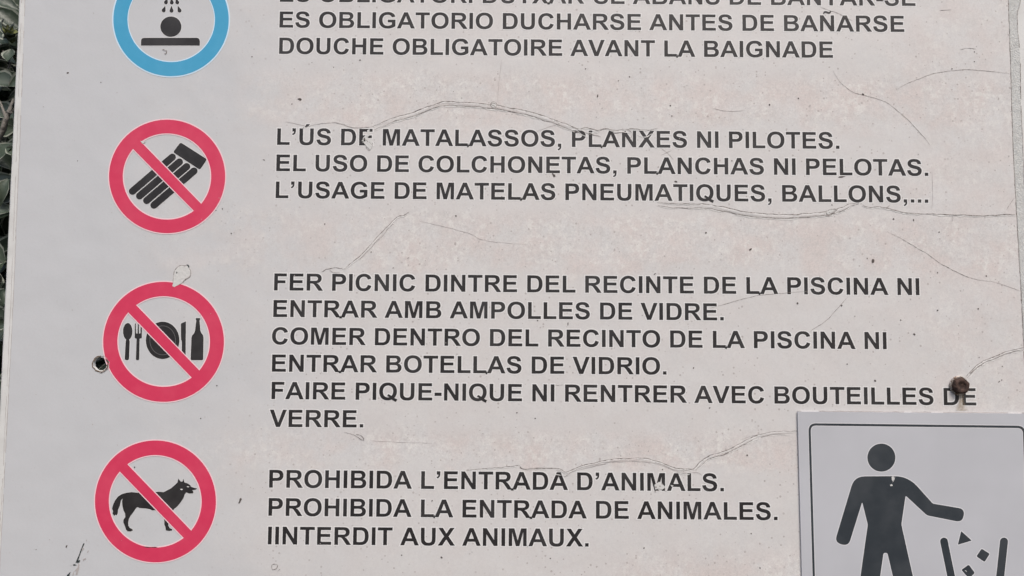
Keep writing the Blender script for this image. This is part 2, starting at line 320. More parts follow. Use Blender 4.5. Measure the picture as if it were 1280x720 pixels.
# --- letters: bold grotesque capitals, 2048 units to the em
GL = {
'A': (1479, "M1471 0H1149L1021 333H435L314 0H0L571 1466H884ZM926 580L724 1124L526 580Z"),
'B': (1479, "M150 1466H736Q910 1466 995.5 1451.5Q1081 1437 1148.5 1391Q1216 1345 1261 1268.5Q1306 1192 1306 1097Q1306 994 1250.5 908Q1195 822 1100 779Q1234 740 1306 646Q1378 552 1378 425Q1378 325 1331.5 230.5Q1285 136 1204.5 79.5Q1124 23 1006 10Q932 2 649 0H150ZM446 1222V883H640Q813 883 855 888Q931 897 974.5 940.5Q1018 984 1018 1055Q1018 1123 980.5 1165.5Q943 1208 869 1217Q825 1222 616 1222ZM446 639V247H720Q880 247 923 256Q989 268 1030.5 314.5Q1072 361 1072 439Q1072 505 1040 551Q1008 597 947.5 618Q887 639 685 639Z"),
'C': (1479, "M1087 539L1374 448Q1308 208 1154.5 91.5Q1001 -25 765 -25Q473 -25 285 174.5Q97 374 97 720Q97 1086 286 1288.5Q475 1491 783 1491Q1052 1491 1220 1332Q1320 1238 1370 1062L1077 992Q1051 1106 968.5 1172Q886 1238 768 1238Q605 1238 503.5 1121Q402 1004 402 742Q402 464 502 346Q602 228 762 228Q880 228 965 303Q1050 378 1087 539Z"),
'D': (1479, "M148 1466H689Q872 1466 968 1438Q1097 1400 1189 1303Q1281 1206 1329 1065.5Q1377 925 1377 719Q1377 538 1332 407Q1277 247 1175 148Q1098 73 967 31Q869 0 705 0H148ZM444 1218V247H665Q789 247 844 261Q916 279 963.5 322Q1011 365 1041 463.5Q1071 562 1071 732Q1071 902 1041 993Q1011 1084 957 1135Q903 1186 820 1204Q758 1218 577 1218Z"),
'E': (1366, "M150 0V1466H1237V1218H446V893H1182V646H446V247H1265V0Z"),
'F': (1251, "M151 0V1466H1156V1218H447V871H1059V623H447V0Z"),
'G': (1593, "M831 539V786H1469V202Q1376 112 1199.5 43.5Q1023 -25 842 -25Q612 -25 441 71.5Q270 168 184 347.5Q98 527 98 738Q98 967 194 1145Q290 1323 475 1418Q616 1491 826 1491Q1099 1491 1252.5 1376.5Q1406 1262 1450 1060L1156 1005Q1125 1113 1039.5 1175.5Q954 1238 826 1238Q632 1238 517.5 1115Q403 992 403 750Q403 489 519 358.5Q635 228 823 228Q916 228 1009.5 264.5Q1103 301 1170 353V539Z"),
'H': (1479, "M150 0V1466H446V889H1026V1466H1322V0H1026V641H446V0Z"),
'I': (569, "M140 0V1466H436V0Z"),
'L': (1251, "M157 0V1454H453V247H1189V0Z"),
'M': (1706, "M145 0V1466H588L854 466L1117 1466H1561V0H1286V1154L995 0H710L420 1154V0Z"),
'N': (1479, "M152 0V1466H440L1040 487V1466H1315V0H1018L427 956V0Z"),
'O': (1593, "M89 724Q89 948 156 1100Q206 1212 292.5 1301Q379 1390 482 1433Q619 1491 798 1491Q1122 1491 1316.5 1290Q1511 1089 1511 731Q1511 376 1318 175.5Q1125 -25 802 -25Q475 -25 282 174.5Q89 374 89 724ZM394 734Q394 485 509 356.5Q624 228 801 228Q978 228 1091.5 355.5Q1205 483 1205 738Q1205 990 1094.5 1114Q984 1238 801 1238Q618 1238 506 1112.5Q394 987 394 734Z"),
'P': (1366, "M149 0V1466H624Q894 1466 976 1444Q1102 1411 1187 1300.5Q1272 1190 1272 1015Q1272 880 1223 788Q1174 696 1098.5 643.5Q1023 591 945 574Q839 553 638 553H445V0ZM445 1218V802H607Q782 802 841 825Q900 848 933.5 897Q967 946 967 1011Q967 1091 920 1143Q873 1195 801 1208Q748 1218 588 1218Z"),
'Q': (1593, "M1308 189Q1418 110 1552 64L1443 -145Q1373 -124 1306 -87Q1291 -80 1098 50Q946 -25 802 -25Q475 -25 282 174.5Q89 374 89 724Q89 948 156 1100Q206 1212 292.5 1301Q379 1390 482 1433Q619 1491 798 1491Q1122 1491 1316.5 1290Q1511 1089 1511 731Q1511 560 1461 432Q1422 332 1308 189ZM1070 356Q1136 434 1170 528Q1205 622 1205 738Q1205 990 1094.5 1114Q984 1238 801 1238Q618 1238 506 1112.5Q394 987 394 734Q394 485 509 356.5Q624 228 793 228Q859 228 918 250Q825 311 729 345L810 510Q958 459 1070 356Z"),
'R': (1479, "M150 0V1466H773Q1008 1466 1114.5 1426.5Q1221 1387 1285 1286Q1349 1185 1349 1055Q1349 890 1252 782.5Q1155 675 962 647Q1058 591 1120.5 524Q1183 457 1289 286L1468 0H1114L900 319Q786 490 744 534.5Q702 579 655 595.5Q608 612 506 612H446V0ZM446 846H665Q878 846 931 864Q984 882 1014 926Q1044 970 1044 1036Q1044 1110 1004.5 1155.5Q965 1201 893 1213Q857 1218 677 1218H446Z"),
'S': (1366, "M74 477L362 505Q388 360 467.5 292Q547 224 682 224Q825 224 897.5 284.5Q970 345 970 426Q970 478 939.5 514.5Q909 551 833 578Q781 596 596 642Q358 701 262 787Q127 908 127 1082Q127 1194 190.5 1291.5Q254 1389 373.5 1440Q493 1491 662 1491Q938 1491 1077.5 1370Q1217 1249 1224 1047L928 1034Q909 1147 846.5 1196.5Q784 1246 659 1246Q530 1246 457 1193Q410 1159 410 1102Q410 1050 454 1013Q510 966 726 915Q942 864 1045.5 809.5Q1149 755 1207.5 660.5Q1266 566 1266 427Q1266 301 1196 191Q1126 81 998 27.5Q870 -26 679 -26Q401 -26 252 102.5Q103 231 74 477Z"),
'T': (1251, "M478 0V1218H43V1466H1208V1218H774V0Z"),
'U': (1479, "M147 1466H443V672Q443 483 454 427Q473 337 544.5 282.5Q616 228 740 228Q866 228 930 279.5Q994 331 1007 406Q1020 481 1020 655V1466H1316V696Q1316 432 1292 323Q1268 214 1203.5 139Q1139 64 1031 19.5Q923 -25 749 -25Q539 -25 430.5 23.5Q322 72 259 149.5Q196 227 176 312Q147 438 147 684Z"),
'V': (1366, "M523 0L-1 1466H320L691 381L1050 1466H1364L839 0Z"),
'X': (1366, "M0 0L501 765L47 1466H393L687 995L975 1466H1318L862 754L1363 0H1006L681 507L355 0Z"),
'Y': (1366, "M532 0V617L-5 1466H342L687 886L1025 1466H1366L827 615V0Z"),
'.': (569, "M148 0V281H429V0Z"),
',': (569, "M139 281H419V81Q419 -39 398 -108Q377 -177 319 -232Q261 -287 172 -318L117 -202Q201 -174 237 -125Q273 -76 275 0H139Z"),
'’': (569, "M139 1466H419V1266Q419 1146 398 1077Q377 1008 319 953Q261 898 172 867L117 983Q201 1011 237 1060Q273 1109 275 1185H139Z"),
'-': (682, "M80 391V672H640V391Z"),
' ': (569, "")}
GL['Ú'] = (1479, GL['U'][1] + "M560 1560L705 1850H1010L770 1560Z")
GL['Ñ'] = (1479, GL['N'][1] + "M420 1600Q420 1720 478 1788Q536 1856 620 1856Q690 1856 790 1806Q860 1770 895 1770Q930 1770 948 1792Q966 1814 970 1862H1090Q1086 1740 1030 1673Q974 1606 885 1606Q815 1606 715 1657Q645 1693 612 1693Q582 1693 562 1671Q542 1649 540 1600Z")
def contours(path):
    import re
    tok = re.findall(r'[MLHVQZ]|-?[\d.]+', path); out = []; i = 0; cur = None; cmd = ''
    while i < len(tok):
        if tok[i].isalpha(): cmd = tok[i]; i += 1
        if cmd == 'Z': out.append(cur); cur = None; continue
        g = lambda n: [float(x) for x in tok[i:i + n]]
        if cmd == 'M': cur = [tuple(g(2))]; i += 2; cmd = 'L'
        elif cmd == 'L': cur.append(tuple(g(2))); i += 2
        elif cmd == 'H': cur.append((g(1)[0], cur[-1][1])); i += 1
        elif cmd == 'V': cur.append((cur[-1][0], g(1)[0])); i += 1
        elif cmd == 'Q':
            a, b, x, y = g(4); i += 4; p = cur[-1]
            for q in range(1, 6):
                t = q / 5; cur.append((p[0] * (1 - t) ** 2 + 2 * a * t * (1 - t) + x * t * t, p[1] * (1 - t) ** 2 + 2 * b * t * (1 - t) + y * t * t))
    return [dedupe(c_) for c_ in out]
GC = {ch_: (a, contours(p)) for ch_, (a, p) in GL.items()}
def area(l): return sum(l[i - 1][0] * l[i][1] - l[i][0] * l[i - 1][1] for i in range(len(l)))
def groups(cs):
    """outer loops with their holes"""
    def inside(p, l):
        c_ = False
        for i in range(len(l)):
            (x1, y1), (x2, y2) = l[i - 1], l[i]
            if (y1 > p[1]) != (y2 > p[1]) and p[0] < (x2 - x1) * (p[1] - y1) / (y2 - y1) + x1: c_ = not c_
        return c_
    out = []
    for c_ in cs:
        if not any(inside(c_[0], o) for o in cs if o is not c_):
            out.append([c_] + [h for h in cs if h is not c_ and inside(h[0], c_)])
    return out
LINES = [("ES OBLIGATORI DUTXAR-SE ABANS DE BANYAR-SE", 350, 2.5, 1144, 7.7, 19.9, 20.2),
 ("ES OBLIGATORIO DUCHARSE ANTES DE BAÑARSE", 349.5, 34.7, 1130, 40.2, 19.9, 20.2),
 ("DOUCHE OBLIGATOIRE AVANT LA BAIGNADE", 349, 67.6, 1041, 72.5, 20.1, 20.5),
 ("L’ÚS DE MATALASSOS, PLANXES NI PILOTES.", 346.5, 181.2, 1049, 186.2, 20.6, 20.8),
 ("EL USO DE COLCHONETAS, PLANCHAS NI PELOTAS.", 345.5, 214, 1160, 220, 20.5, 20.8),
 ("L’USAGE DE MATELAS PNEUMATIQUES, BALLONS,...", 344.7, 247.7, 1160, 253.5, 20.7, 21),
 ("FER PICNIC DINTRE DEL RECINTE DE LA PISCINA NI", 342.7, 363, 1149, 369, 21.2, 21.2),
 ("ENTRAR AMB AMPOLLES DE VIDRE.", 341.7, 396.2, 904.5, 400.5, 21, 21.4),
 ("COMER DENTRO DEL RECINTO DE LA PISCINA NI", 340, 430.5, 1108, 436.5, 21.3, 21.5),
 ("ENTRAR BOTELLAS DE VIDRIO.", 340, 464.5, 833, 468.2, 21.3, 21.5),
 ("FAIRE PIQUE-NIQUE NI RENTRER AVEC BOUTEILLES DE", 339.5, 498.7, 1220, 506.7, 21.2, 21.8),
 ("VERRE.", 337, 533.5, 454.2, 534.2, 21.5, 21.5),
 ("PROHIBIDA L’ENTRADA D’ANIMALS.", 336.5, 609.3, 904.7, 614, 22.2, 22.2),
 ("PROHIBIDA LA ENTRADA DE ANIMALES.", 335.7, 644.5, 971.7, 650, 22, 22.3),
 ("IINTERDIT AUX ANIMAUX.", 335, 680.2, 735.7, 683, 22, 22.3)]
for txt, x0, y0, x1, y1, h0, h1 in LINES:
    pen = 0; gl = []
    for ch_ in txt:
        a, cs = GC[ch_]; gl.append((pen, cs)); pen += a
    xs = [o + p[0] for o, cs in gl for l in cs for p in l]; a0, a1 = min(xs), max(xs)
    A = P(x0, y0); B = P(x1, y1); At = P(x0 + 0.1, y0 - h0); Bt = P(x1 + 0.1, y1 - h1)
    hh = 0.5 * ((At[1] - A[1]) + (Bt[1] - B[1])) / 1466; s_ = (B[0] - A[0]) / (a1 - a0)
    pxs = 0.0006
    m = MB()
    for o, cs in gl:
        for grp in groups(cs):
            loops = []
            for l in grp:
                loops.append([(A[0] + (o + p[0] - a0) * s_, A[1] + (B[1] - A[1]) * (o + p[0] - a0) / (a1 - a0) + p[1] * hh) for p in l])
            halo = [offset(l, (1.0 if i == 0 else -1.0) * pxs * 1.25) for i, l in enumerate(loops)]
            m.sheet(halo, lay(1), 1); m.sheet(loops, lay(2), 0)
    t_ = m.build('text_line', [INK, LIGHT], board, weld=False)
    t_['label'] = 'black bold capital lettering reading %s' % txt

# --- round pictograms
def half_hole(cx, cy, rx, ry, e0, e1, side, n=160):
    """part of the inner disc beyond one edge of the bar"""
    dx, dy = e1[0] - e0[0], e1[1] - e0[1]; L = hypot(dx, dy); nx, ny = -dy / L, dx / L
    pts = ell(cx, cy, rx, ry, n); ins = [((p[0] - e0[0]) * nx + (p[1] - e0[1]) * ny) * side > 0 for p in pts]
    st = next(i for i in range(n) if ins[i] and not ins[i - 1])
    arc = []
    i = st
    while ins[i % n]: arc.append(pts[i % n]); i += 1
    def cut(p, q):
        f = lambda r: (r[0] - e0[0]) * nx + (r[1] - e0[1]) * ny
        t = f(p) / (f(p) - f(q)); return (p[0] + (q[0] - p[0]) * t, p[1] + (q[1] - p[1]) * t)
    return [cut(pts[st - 1], pts[st])] + arc + [cut(arc[-1], pts[i % n])]
def shift(e, d):
    (x0, y0), (x1, y1) = e; L = hypot(x1 - x0, y1 - y0); nx, ny = -(y1 - y0) / L, (x1 - x0) / L
    return ((x0 + nx * d, y0 + ny * d), (x1 + nx * d, y1 + ny * d))
def roundel(box, ibox, up, lo, label):
    cx, cy, rx, ry = (box[0] + box[1]) / 2, (box[2] + box[3]) / 2, (box[1] - box[0]) / 2, (box[3] - box[2]) / 2
    ix, iy, irx, iry = (ibox[0] + ibox[1]) / 2, (ibox[2] + ibox[3]) / 2, (ibox[1] - ibox[0]) / 2, (ibox[3] - ibox[2]) / 2
    m = MB()
    def go(d, lev, mi):
        h1 = half_hole(ix, iy, irx - d, iry - d, *shift(up, -d * 0.8), -1); h2 = half_hole(ix, iy, irx - d, iry - d, *shift(lo, d * 0.8), 1)
        y = lay(lev); m.sheet([W(ell(cx, cy, rx + d, ry + d, 160), y), W(h1, y), W(h2, y)], y, mi)
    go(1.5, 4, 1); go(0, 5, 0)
    o = m.build('prohibition_roundel', [RED, PINKLIGHT], board, weld=False); o['label'] = label; return o
def picto(name, parent, loops, mi=INK, lev=2, halo=0.6, hm=LIGHT, base=BASE, y=None):
    """printed black shapes (each a list of pixel loops: outline, holes)"""
    m = MB(); y0 = lay(lev) if y is None else y
    for grp in loops:
        g = [W(l, y0) for l in grp]
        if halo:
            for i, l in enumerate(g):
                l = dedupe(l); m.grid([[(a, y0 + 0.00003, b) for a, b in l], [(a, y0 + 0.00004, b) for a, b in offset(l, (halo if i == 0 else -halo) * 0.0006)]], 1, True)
        m.sheet([dedupe(l) for l in g], y0, 0)
    return m.build(name, [mi, hm], parent, base, weld=False)
def C(pts, s, ox, oy): return [(ox + a / s, oy + b / s) for a, b in pts]

# blue ring with shower
m = MB()
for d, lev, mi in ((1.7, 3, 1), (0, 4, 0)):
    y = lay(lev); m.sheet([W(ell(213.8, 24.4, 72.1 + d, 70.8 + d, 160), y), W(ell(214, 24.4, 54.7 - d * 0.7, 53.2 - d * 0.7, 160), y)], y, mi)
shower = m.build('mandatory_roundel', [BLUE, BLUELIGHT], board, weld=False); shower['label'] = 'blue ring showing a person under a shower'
picto('head_pictogram', shower, [[ell(213.6, 33.3, 13.2, 12.8, 48)]])
picto('tray_pictogram', shower, [[rounded([(176.2, 57), (176.2, 47.2), (249.8, 47.2), (249.8, 57)], [0, 4.5, 4.5, 0])]])
def drop(tip, c_, r):
    t = math.degrees(math.atan2(tip[1] - c_[1], tip[0] - c_[0])); return [tip] + ell(*c_, r, r, 12, t + 75, t + 285)
dr = [[drop((206.6, 7.0), (204.6, 13.0), 2.5)], [drop((214.3, 7.0), (214.4, 13.4), 2.5)], [drop((222.2, 7.0), (224.4, 13.2), 2.5)],
      [drop((209, -3), (207.4, 3.0), 2.4)], [drop((214.4, -3), (214.7, 3.2), 2.4)], [drop((219.6, -3), (221.6, 3.0), 2.4)]]
[picto('water_drop_pictogram', shower, [d_]) for d_ in dr]

# air mattress
air = roundel((136.3, 281.5, 149.6, 291.4), (153.5, 264.0, 166.7, 274.5), ((176.7, 177.8), (251.1, 254.4)), ((167.3, 187.1), (241.8, 262.9)), 'red prohibition ring and bar across an air mattress')
cc = lambda l: C(l, 4.5, 130, 140)
picto('mattress_pictogram', air, [[cc(rounded([(430, 170), (580, 266), (540, 326), (388, 226)], 13))]] +
      [[cc(capsule(a, b, 20.5))] for a, b in (((160, 446), (384, 254)), ((200, 472), (424, 281)), ((240, 498), (465, 307)), ((281, 524), (506, 332)))], halo=0.45)
# food and bottles
food = roundel((129, 279.9, 352.3, 502.3), (146.7, 262.5, 370.2, 483.5), C(((215, 178), (546, 520)), 4.2375, 120, 340), C(((175, 218), (506, 558)), 4.2375, 120, 340), 'red prohibition ring and bar across cutlery, plate and bottle')
cc = lambda l: C(l, 4.2375, 120, 340)
picto('spoon_pictogram', food, [[cc(ell(168, 315, 25, 45, 40, 60, 480 - 60) + [(158, 360), (155, 462), (158, 467), (171, 467), (174, 462), (178, 360)][::-1] if False else ell(168, 315, 25, 45, 40, 70, -250) + [(157, 368), (152, 460), (156, 467), (171, 467), (175, 460), (179, 368)])]])
picto('fork_pictogram', food, [[cc([(206, 272), (211, 272), (213, 325), (220, 325), (221, 272), (227, 272), (228, 325), (235, 325), (237, 272), (243, 272), (243, 348), (236, 353), (231, 353), (229, 464), (224, 467), (215, 467), (211, 464), (215, 353), (210, 353), (205, 348)])]], halo=0.3)
pl = picto('plate_pictogram', food, [[cc(ell(353, 362, 89, 99))]])
y_ = lay(2.5); m = MB(); m.sheet([W(cc(ell(353, 362, 69, 78)), y_), W(cc(ell(353, 362, 66.5, 75.5)), y_)], y_); m.build('plate_rim_line', mat('plate_line', (0.14, 0.135, 0.135)), food, weld=False)
picto('knife_pictogram', food, [[C([(904, 178), (930, 166), (928, 345), (926, 400), (909, 400), (909, 268), (905, 258)], 4, 0, 360)]])
picto('bottle_pictogram', food, [[C([(979, 150), (1001, 150), (1001, 158), (998, 162), (1002, 212), (1006, 224), (1015, 235), (1018, 250), (1016, 356), (1012, 361), (957, 361), (953, 356), (957, 250), (960, 238), (970, 226), (975, 214), (981, 162), (979, 158)], 4, 0, 360)]])
# dog
dog = roundel((118.7, 269.9, 550.6, 702.9), (136.0, 252.1, 568.8, 684.5), C(((213, 176), (542, 518)), 4.235, 110, 540), C(((174, 215), (502, 556)), 4.235, 110, 540), 'red prohibition ring and bar across a black dog')
cc = lambda l: C(l, 4.235, 110, 540)
DOG = [(578, 299), (570, 306), (552, 308), (559, 318), (556, 325), (535, 326), (520, 320), (512, 332), (505, 352), (491, 372), (475, 392), (468, 398), (455, 409), (445, 420), (438, 440), (432, 462), (426, 480), (426, 496), (432, 508), (445, 514), (447, 521), (430, 524), (412, 521), (410, 505), (404, 488), (403, 462), (398, 440), (385, 425), (355, 414), (340, 415), (325, 408), (308, 405), (290, 404), (272, 402), (262, 398), (254, 404), (240, 425), (225, 445), (217, 460), (213, 478), (214, 495), (222, 508), (236, 514), (237, 522), (225, 527), (209, 526), (201, 517), (196, 500), (187, 480), (187, 465), (197, 450), (196, 432), (188, 415), (182, 392), (180, 370), (183, 352), (175, 362), (169, 390), (159, 412), (158, 430), (152, 442), (146, 438), (139, 444), (130, 433), (132, 420), (127, 405), (133, 384), (143, 362), (158, 342), (178, 329), (200, 322), (230, 318), (262, 321), (300, 320), (345, 318), (375, 316), (400, 318), (420, 308), (440, 297), (460, 280), (474, 266), (478, 246), (491, 262), (500, 262), (505, 247), (510, 266), (528, 272), (540, 280), (546, 290), (561, 295)]
dp = picto('dog_pictogram', dog, [[cc(DOG)]], halo=0.35)
y_ = lay(2.5); m = MB()
for l in ([(522, 290), (528, 287), (537, 290), (530, 293)], [(487, 303), (496, 300), (503, 304), (495, 308)]): m.sheet([W(cc(l), y_)], y_)
m.build('eye_slit', LIGHT, dog, weld=False)

# --- wrinkles in the vinyl: raised channels with dirt caught along their edges
def ribbon(m, line, w0, y, seed, mi=0, gap=0.0, jit=0.5, n=7, taper=0.25):
    pts = smooth_line(line, n); N = len(pts); L = R = None; left = []; right = []
    def flush():
        nonlocal left, right
        if len(left) > 1: m.grid([[(a, y, b) for a, b in left], [(a, y, b) for a, b in right]], mi)
        left = []; right = []
    for i, p in enumerate(pts):
        a, b = pts[max(i - 1, 0)], pts[min(i + 1, N - 1)]; dx, dy = b[0] - a[0], b[1] - a[1]; l = hypot(dx, dy) or 1
        nx, ny = -dy / l, dx / l; s_ = mnoise.noise(Vector((p[0] * 0.13, p[1] * 0.13, seed))); s2 = mnoise.noise(Vector((p[0] * 0.42, p[1] * 0.42, seed + 5)))
        if gap and mnoise.noise(Vector((p[0] * 0.05, p[1] * 0.05, seed + 11))) > gap: flush(); continue
        wd = w0 * (0.85 + 1.0 * s2); e = min(i, N - 1 - i) / max(1, N * taper); wd *= min(1, 0.3 + e); wd = max(wd, 0.18)
        o = (s_ + 0.45 * s2) * jit
        left.append(P(p[0] + nx * (o + wd / 2), p[1] + ny * (o + wd / 2), y)); right.append(P(p[0] + nx * (o - wd / 2), p[1] + ny * (o - wd / 2), y))
    flush()
def para(line, d):
    out = []
    for i, p in enumerate(line):
        a, b = line[max(i - 1, 0)], line[min(i + 1, len(line) - 1)]; dx, dy = b[0] - a[0], b[1] - a[1]; l = hypot(dx, dy) or 1
        if dx < 0: dx, dy = -dx, -dy
        dd = d[i] if isinstance(d, (list, tuple)) else d
        out.append((p[0] - dy / l * dd, p[1] + dx / l * dd))
    return out
def ridge(m, line, wid, hgt, seed):
    pts = smooth_line(line, 6); N = len(pts); rows = []
    for i, p in enumerate(pts):
        a, b = pts[max(i - 1, 0)], pts[min(i + 1, N - 1)]; dx, dy = b[0] - a[0], b[1] - a[1]; l = hypot(dx, dy) or 1
        if dx < 0: dx, dy = -dx, -dy
        nx, ny = -dy / l, dx / l; e = min(1, min(i, N - 1 - i) / (0.12 * N)); e = e * e * (3 - 2 * e)
        q = 1 + 0.45 * mnoise.noise(Vector((p[0] * 0.09, p[1] * 0.09, seed))); j = mnoise.noise(Vector((p[0] * 0.2, p[1] * 0.2, seed + 3))) * 0.5
        row = []
        for s_ in (0, 0.12, 0.3, 0.5, 0.7, 0.88, 1.0):
            x, z = P(p[0] + nx * (wid * s_ + j), p[1] + ny * (wid * s_ + j), Y_V)
            hh = hgt * q * e * (1 - (2 * s_ - 1) ** 4) * (0.75 + 0.5 * mnoise.noise(Vector((p[0] * 0.5, p[1] * 0.5, s_ * 3 + seed)))) * 0.00052
            row.append((x, Y_V + 0.00002 - hh, z))
        rows.append(row)
    m.grid(rows)
C1 = [(385, 158), (405, 154), (425, 154), (438, 158.5), (455, 159), (466, 158), (480, 152), (495, 146), (515, 141), (535, 133), (550, 128), (560, 127), (580, 128), (600, 129), (612, 131), (625, 132), (640, 135), (660, 139), (680, 145), (700, 152), (718, 159), (725, 161), (733, 159), (745, 163), (757, 161), (770, 163), (790, 161), (805, 162), (822, 161)]
C2 = [(822, 252), (835, 254), (860, 255), (880, 255), (900, 258), (930, 264), (955, 267), (980, 268.5), (1005, 267), (1020, 266), (1032, 264.5), (1050, 260), (1063, 254.5), (1074, 254)]
C2b = [(1078, 256), (1086, 259), (1100, 258.5), (1112, 261), (1130, 265.5), (1160, 267.5), (1200, 269), (1235, 269.5), (1255, 268), (1269, 268)]
C3 = [(511, 265), (505, 269), (496, 271.5), (486, 281), (470, 298), (455, 315), (445, 324), (436, 331), (428, 337)]
C4 = [(582, 588), (600, 586), (620, 584.5), (640, 583), (648, 582), (655, 586), (680, 585), (700, 586), (708, 590), (725, 583), (745, 578), (765, 574), (785, 573), (805, 573), (825, 577.5), (845, 585), (860, 586.5), (867, 586), (877, 576), (886, 570), (905, 564), (920, 557), (935, 549), (950, 543), (965, 540), (985, 539), (996, 538)]
C5 = [(1207, 471), (1213, 465), (1222, 456), (1232, 450), (1245, 445), (1260, 439), (1282, 434)]
def crease(name, ridges, lines, label=None):
    m = MB()
    for i, (l, w_, h_) in enumerate(ridges): ridge(m, l, w_, h_, i * 3.3 + len(l))
    r_ = m.build(name, VINYL, board, smooth=True) if ridges else None
    m = MB()
    for i, (l, w_, gp, mi) in enumerate(lines): ribbon(m, l, w_, Y_V - 0.00022 - 0.00001 * (i % 3), i * 7.7 + l[0][0], mi, gp, 1.0)
    for i, (l, w_, gp, mi) in enumerate(lines):
        if mi == 0 and len(l) > 4: ribbon(m, para(l, 1.15), 1.1, Y_V - 0.00020, i * 7.7 + l[0][0] + 50, 2, 0.30, 0.8)
    return m.build('crease_dirt', [CRACK, FAINT, LIFT], r_ or board, weld=False)
crease('vinyl_crease', [(C1[5:22], 4.6, 0.50)], [(C1[:6], 0.8, 0, 1), (C1[5:], 1.0, 0, 0), (para(C1[5:22], 4.6), 0.8, 0, 0), (para(C1[9:16], 2.2), 0.5, 0.1, 1), ([(727, 163), (735, 167), (742, 168), (751, 171)], 0.7, 0, 0), ([(757, 165), (775, 166), (800, 165)], 0.8, 0.1, 1), ([(612, 132), (616, 127.5), (621, 129), (619, 133), (623, 136)], 0.9, 0, 0), ([(783, 160.5), (790, 167), (788, 175)], 0.7, 0, 1), ([(730, 165.5), (745, 166), (760, 167.5), (775, 165), (790, 166.5)], 1.0, 0.1, 2), ([(795, 168), (806, 171), (817, 167)], 0.9, 0.2, 2), ([(720, 163), (727, 168), (735, 172)], 0.8, 0.3, 2)])
crease('vinyl_crease', [(C2[2:], 4.4, 0.5), ], [(C2, 1.0, 0, 0), (para(C2, [4, 5, 5, 5, 5, 5, 5, 4.6, 4.6, 4.4, 4.4, 4.2, 3, 1]), 0.9, 0, 0), (C2b, 1.1, 0, 0), ([(1108, 259), (1113, 256)], 0.7, 0, 1), ([(1191, 270), (1190, 277)], 0.6, 0, 1), ([(1033, 263), (1034, 269), (1040, 268), (1046, 262), (1042, 261)], 1.0, 0, 0)])
crease('vinyl_crease', [(C3[1:], 3.0, 0.32)], [(C3, 0.85, 0, 0), (para(C3[1:], 3.0), 0.55, 0.1, 1), ([(402, 340), (409, 336.5), (418, 335), (428, 336)], 0.8, 0, 0), ([(412, 337), (417, 341), (425, 341)], 0.7, 0, 1)])
crease('vinyl_crease', [(C4[8:17], 4.2, 0.4), (C4[17:], 3.4, 0.35)], [(C4, 0.95, 0, 0), (para(C4[8:17], 2.2), 0.7, 0.15, 1), (para(C4[9:16], 4.2), 0.6, 0.1, 1), (para(C4[1:9], 3.0), 0.6, 0.05, 1), (para(C4[17:26], 3.4), 0.7, 0.2, 0), ([(705, 596), (712, 592), (720, 586)], 0.7, 0, 1), ([(845, 590), (858, 591), (872, 591), (877, 594)], 0.7, 0, 1), ([(848, 592), (858, 593), (866, 592.5)], 0.9, 0.2, 2), ([(690, 592), (703, 595), (712, 594)], 0.9, 0.2, 2)])
crease('vinyl_crease', [(C5, 2.4, 0.3)], [(C5, 1.0, 0, 0), (para(C5, 2.4), 0.8, 0, 0), ([(1213, 468), (1218, 462), (1225, 457)], 1.2, 0, 0)])
hair = [[(1041, 88), (1049, 101), (1060, 111), (1068, 116), (1079, 119), (1095, 123), (1110, 129), (1120, 137), (1132, 147), (1142, 157), (1150, 166), (1158, 175), (1163, 182)],
 [(1120, 112), (1135, 104), (1150, 98), (1167, 92), (1185, 89), (1205, 87), (1225, 88), (1245, 90), (1262, 92)],
 [(1110, 290), (1130, 300), (1145, 309), (1160, 318), (1175, 329), (1190, 337), (1210, 346), (1225, 350), (1241, 352)],
 [(1060, 371), (1050, 382), (1035, 399), (1022, 408), (1012, 415)], [(887, 385), (900, 382), (920, 376), (935, 372), (950, 369), (985, 366), (1010, 364)],
 [(1268, 247), (1258, 262)], [(1025, 9), (1040, 14), (1050, 18), (1066, 26)], [(694, 482), (704, 481)], [(430, 540), (440, 543), (448, 547)], [(1175, 13), (1189, 12)], [(1200, 62), (1210, 60.5), (1220, 61)]]
faint = [[(523, 276), (545, 281), (570, 287), (590, 293), (600, 299), (625, 303), (660, 306)], [(1241, 352), (1260, 358), (1276, 364)], [(466, 551), (500, 553), (540, 554)], [(627, 75), (624, 100), (622, 125)], [(826, 185), (835, 192), (842, 200)], [(840, 188), (832, 191), (826, 194)], [(960, 541), (940, 545), (925, 550)], [(1165, 215), (1166, 240), (1165, 262)], [(670, 165), (685, 159), (700, 156)], [(890, 135), (910, 139), (930, 138)], [(1010, 538), (985, 540)], [(356, 152), (372, 155), (385, 158)]]
for i, l in enumerate(hair + faint):
    m = MB(); h_ = i < len(hair); ribbon(m, l, 0.48 if h_ else 0.42, lay(3.2), i * 3.1, 0 if h_ else 1); m.build('hairline_crack', [CRACK, FAINT], board, weld=False)
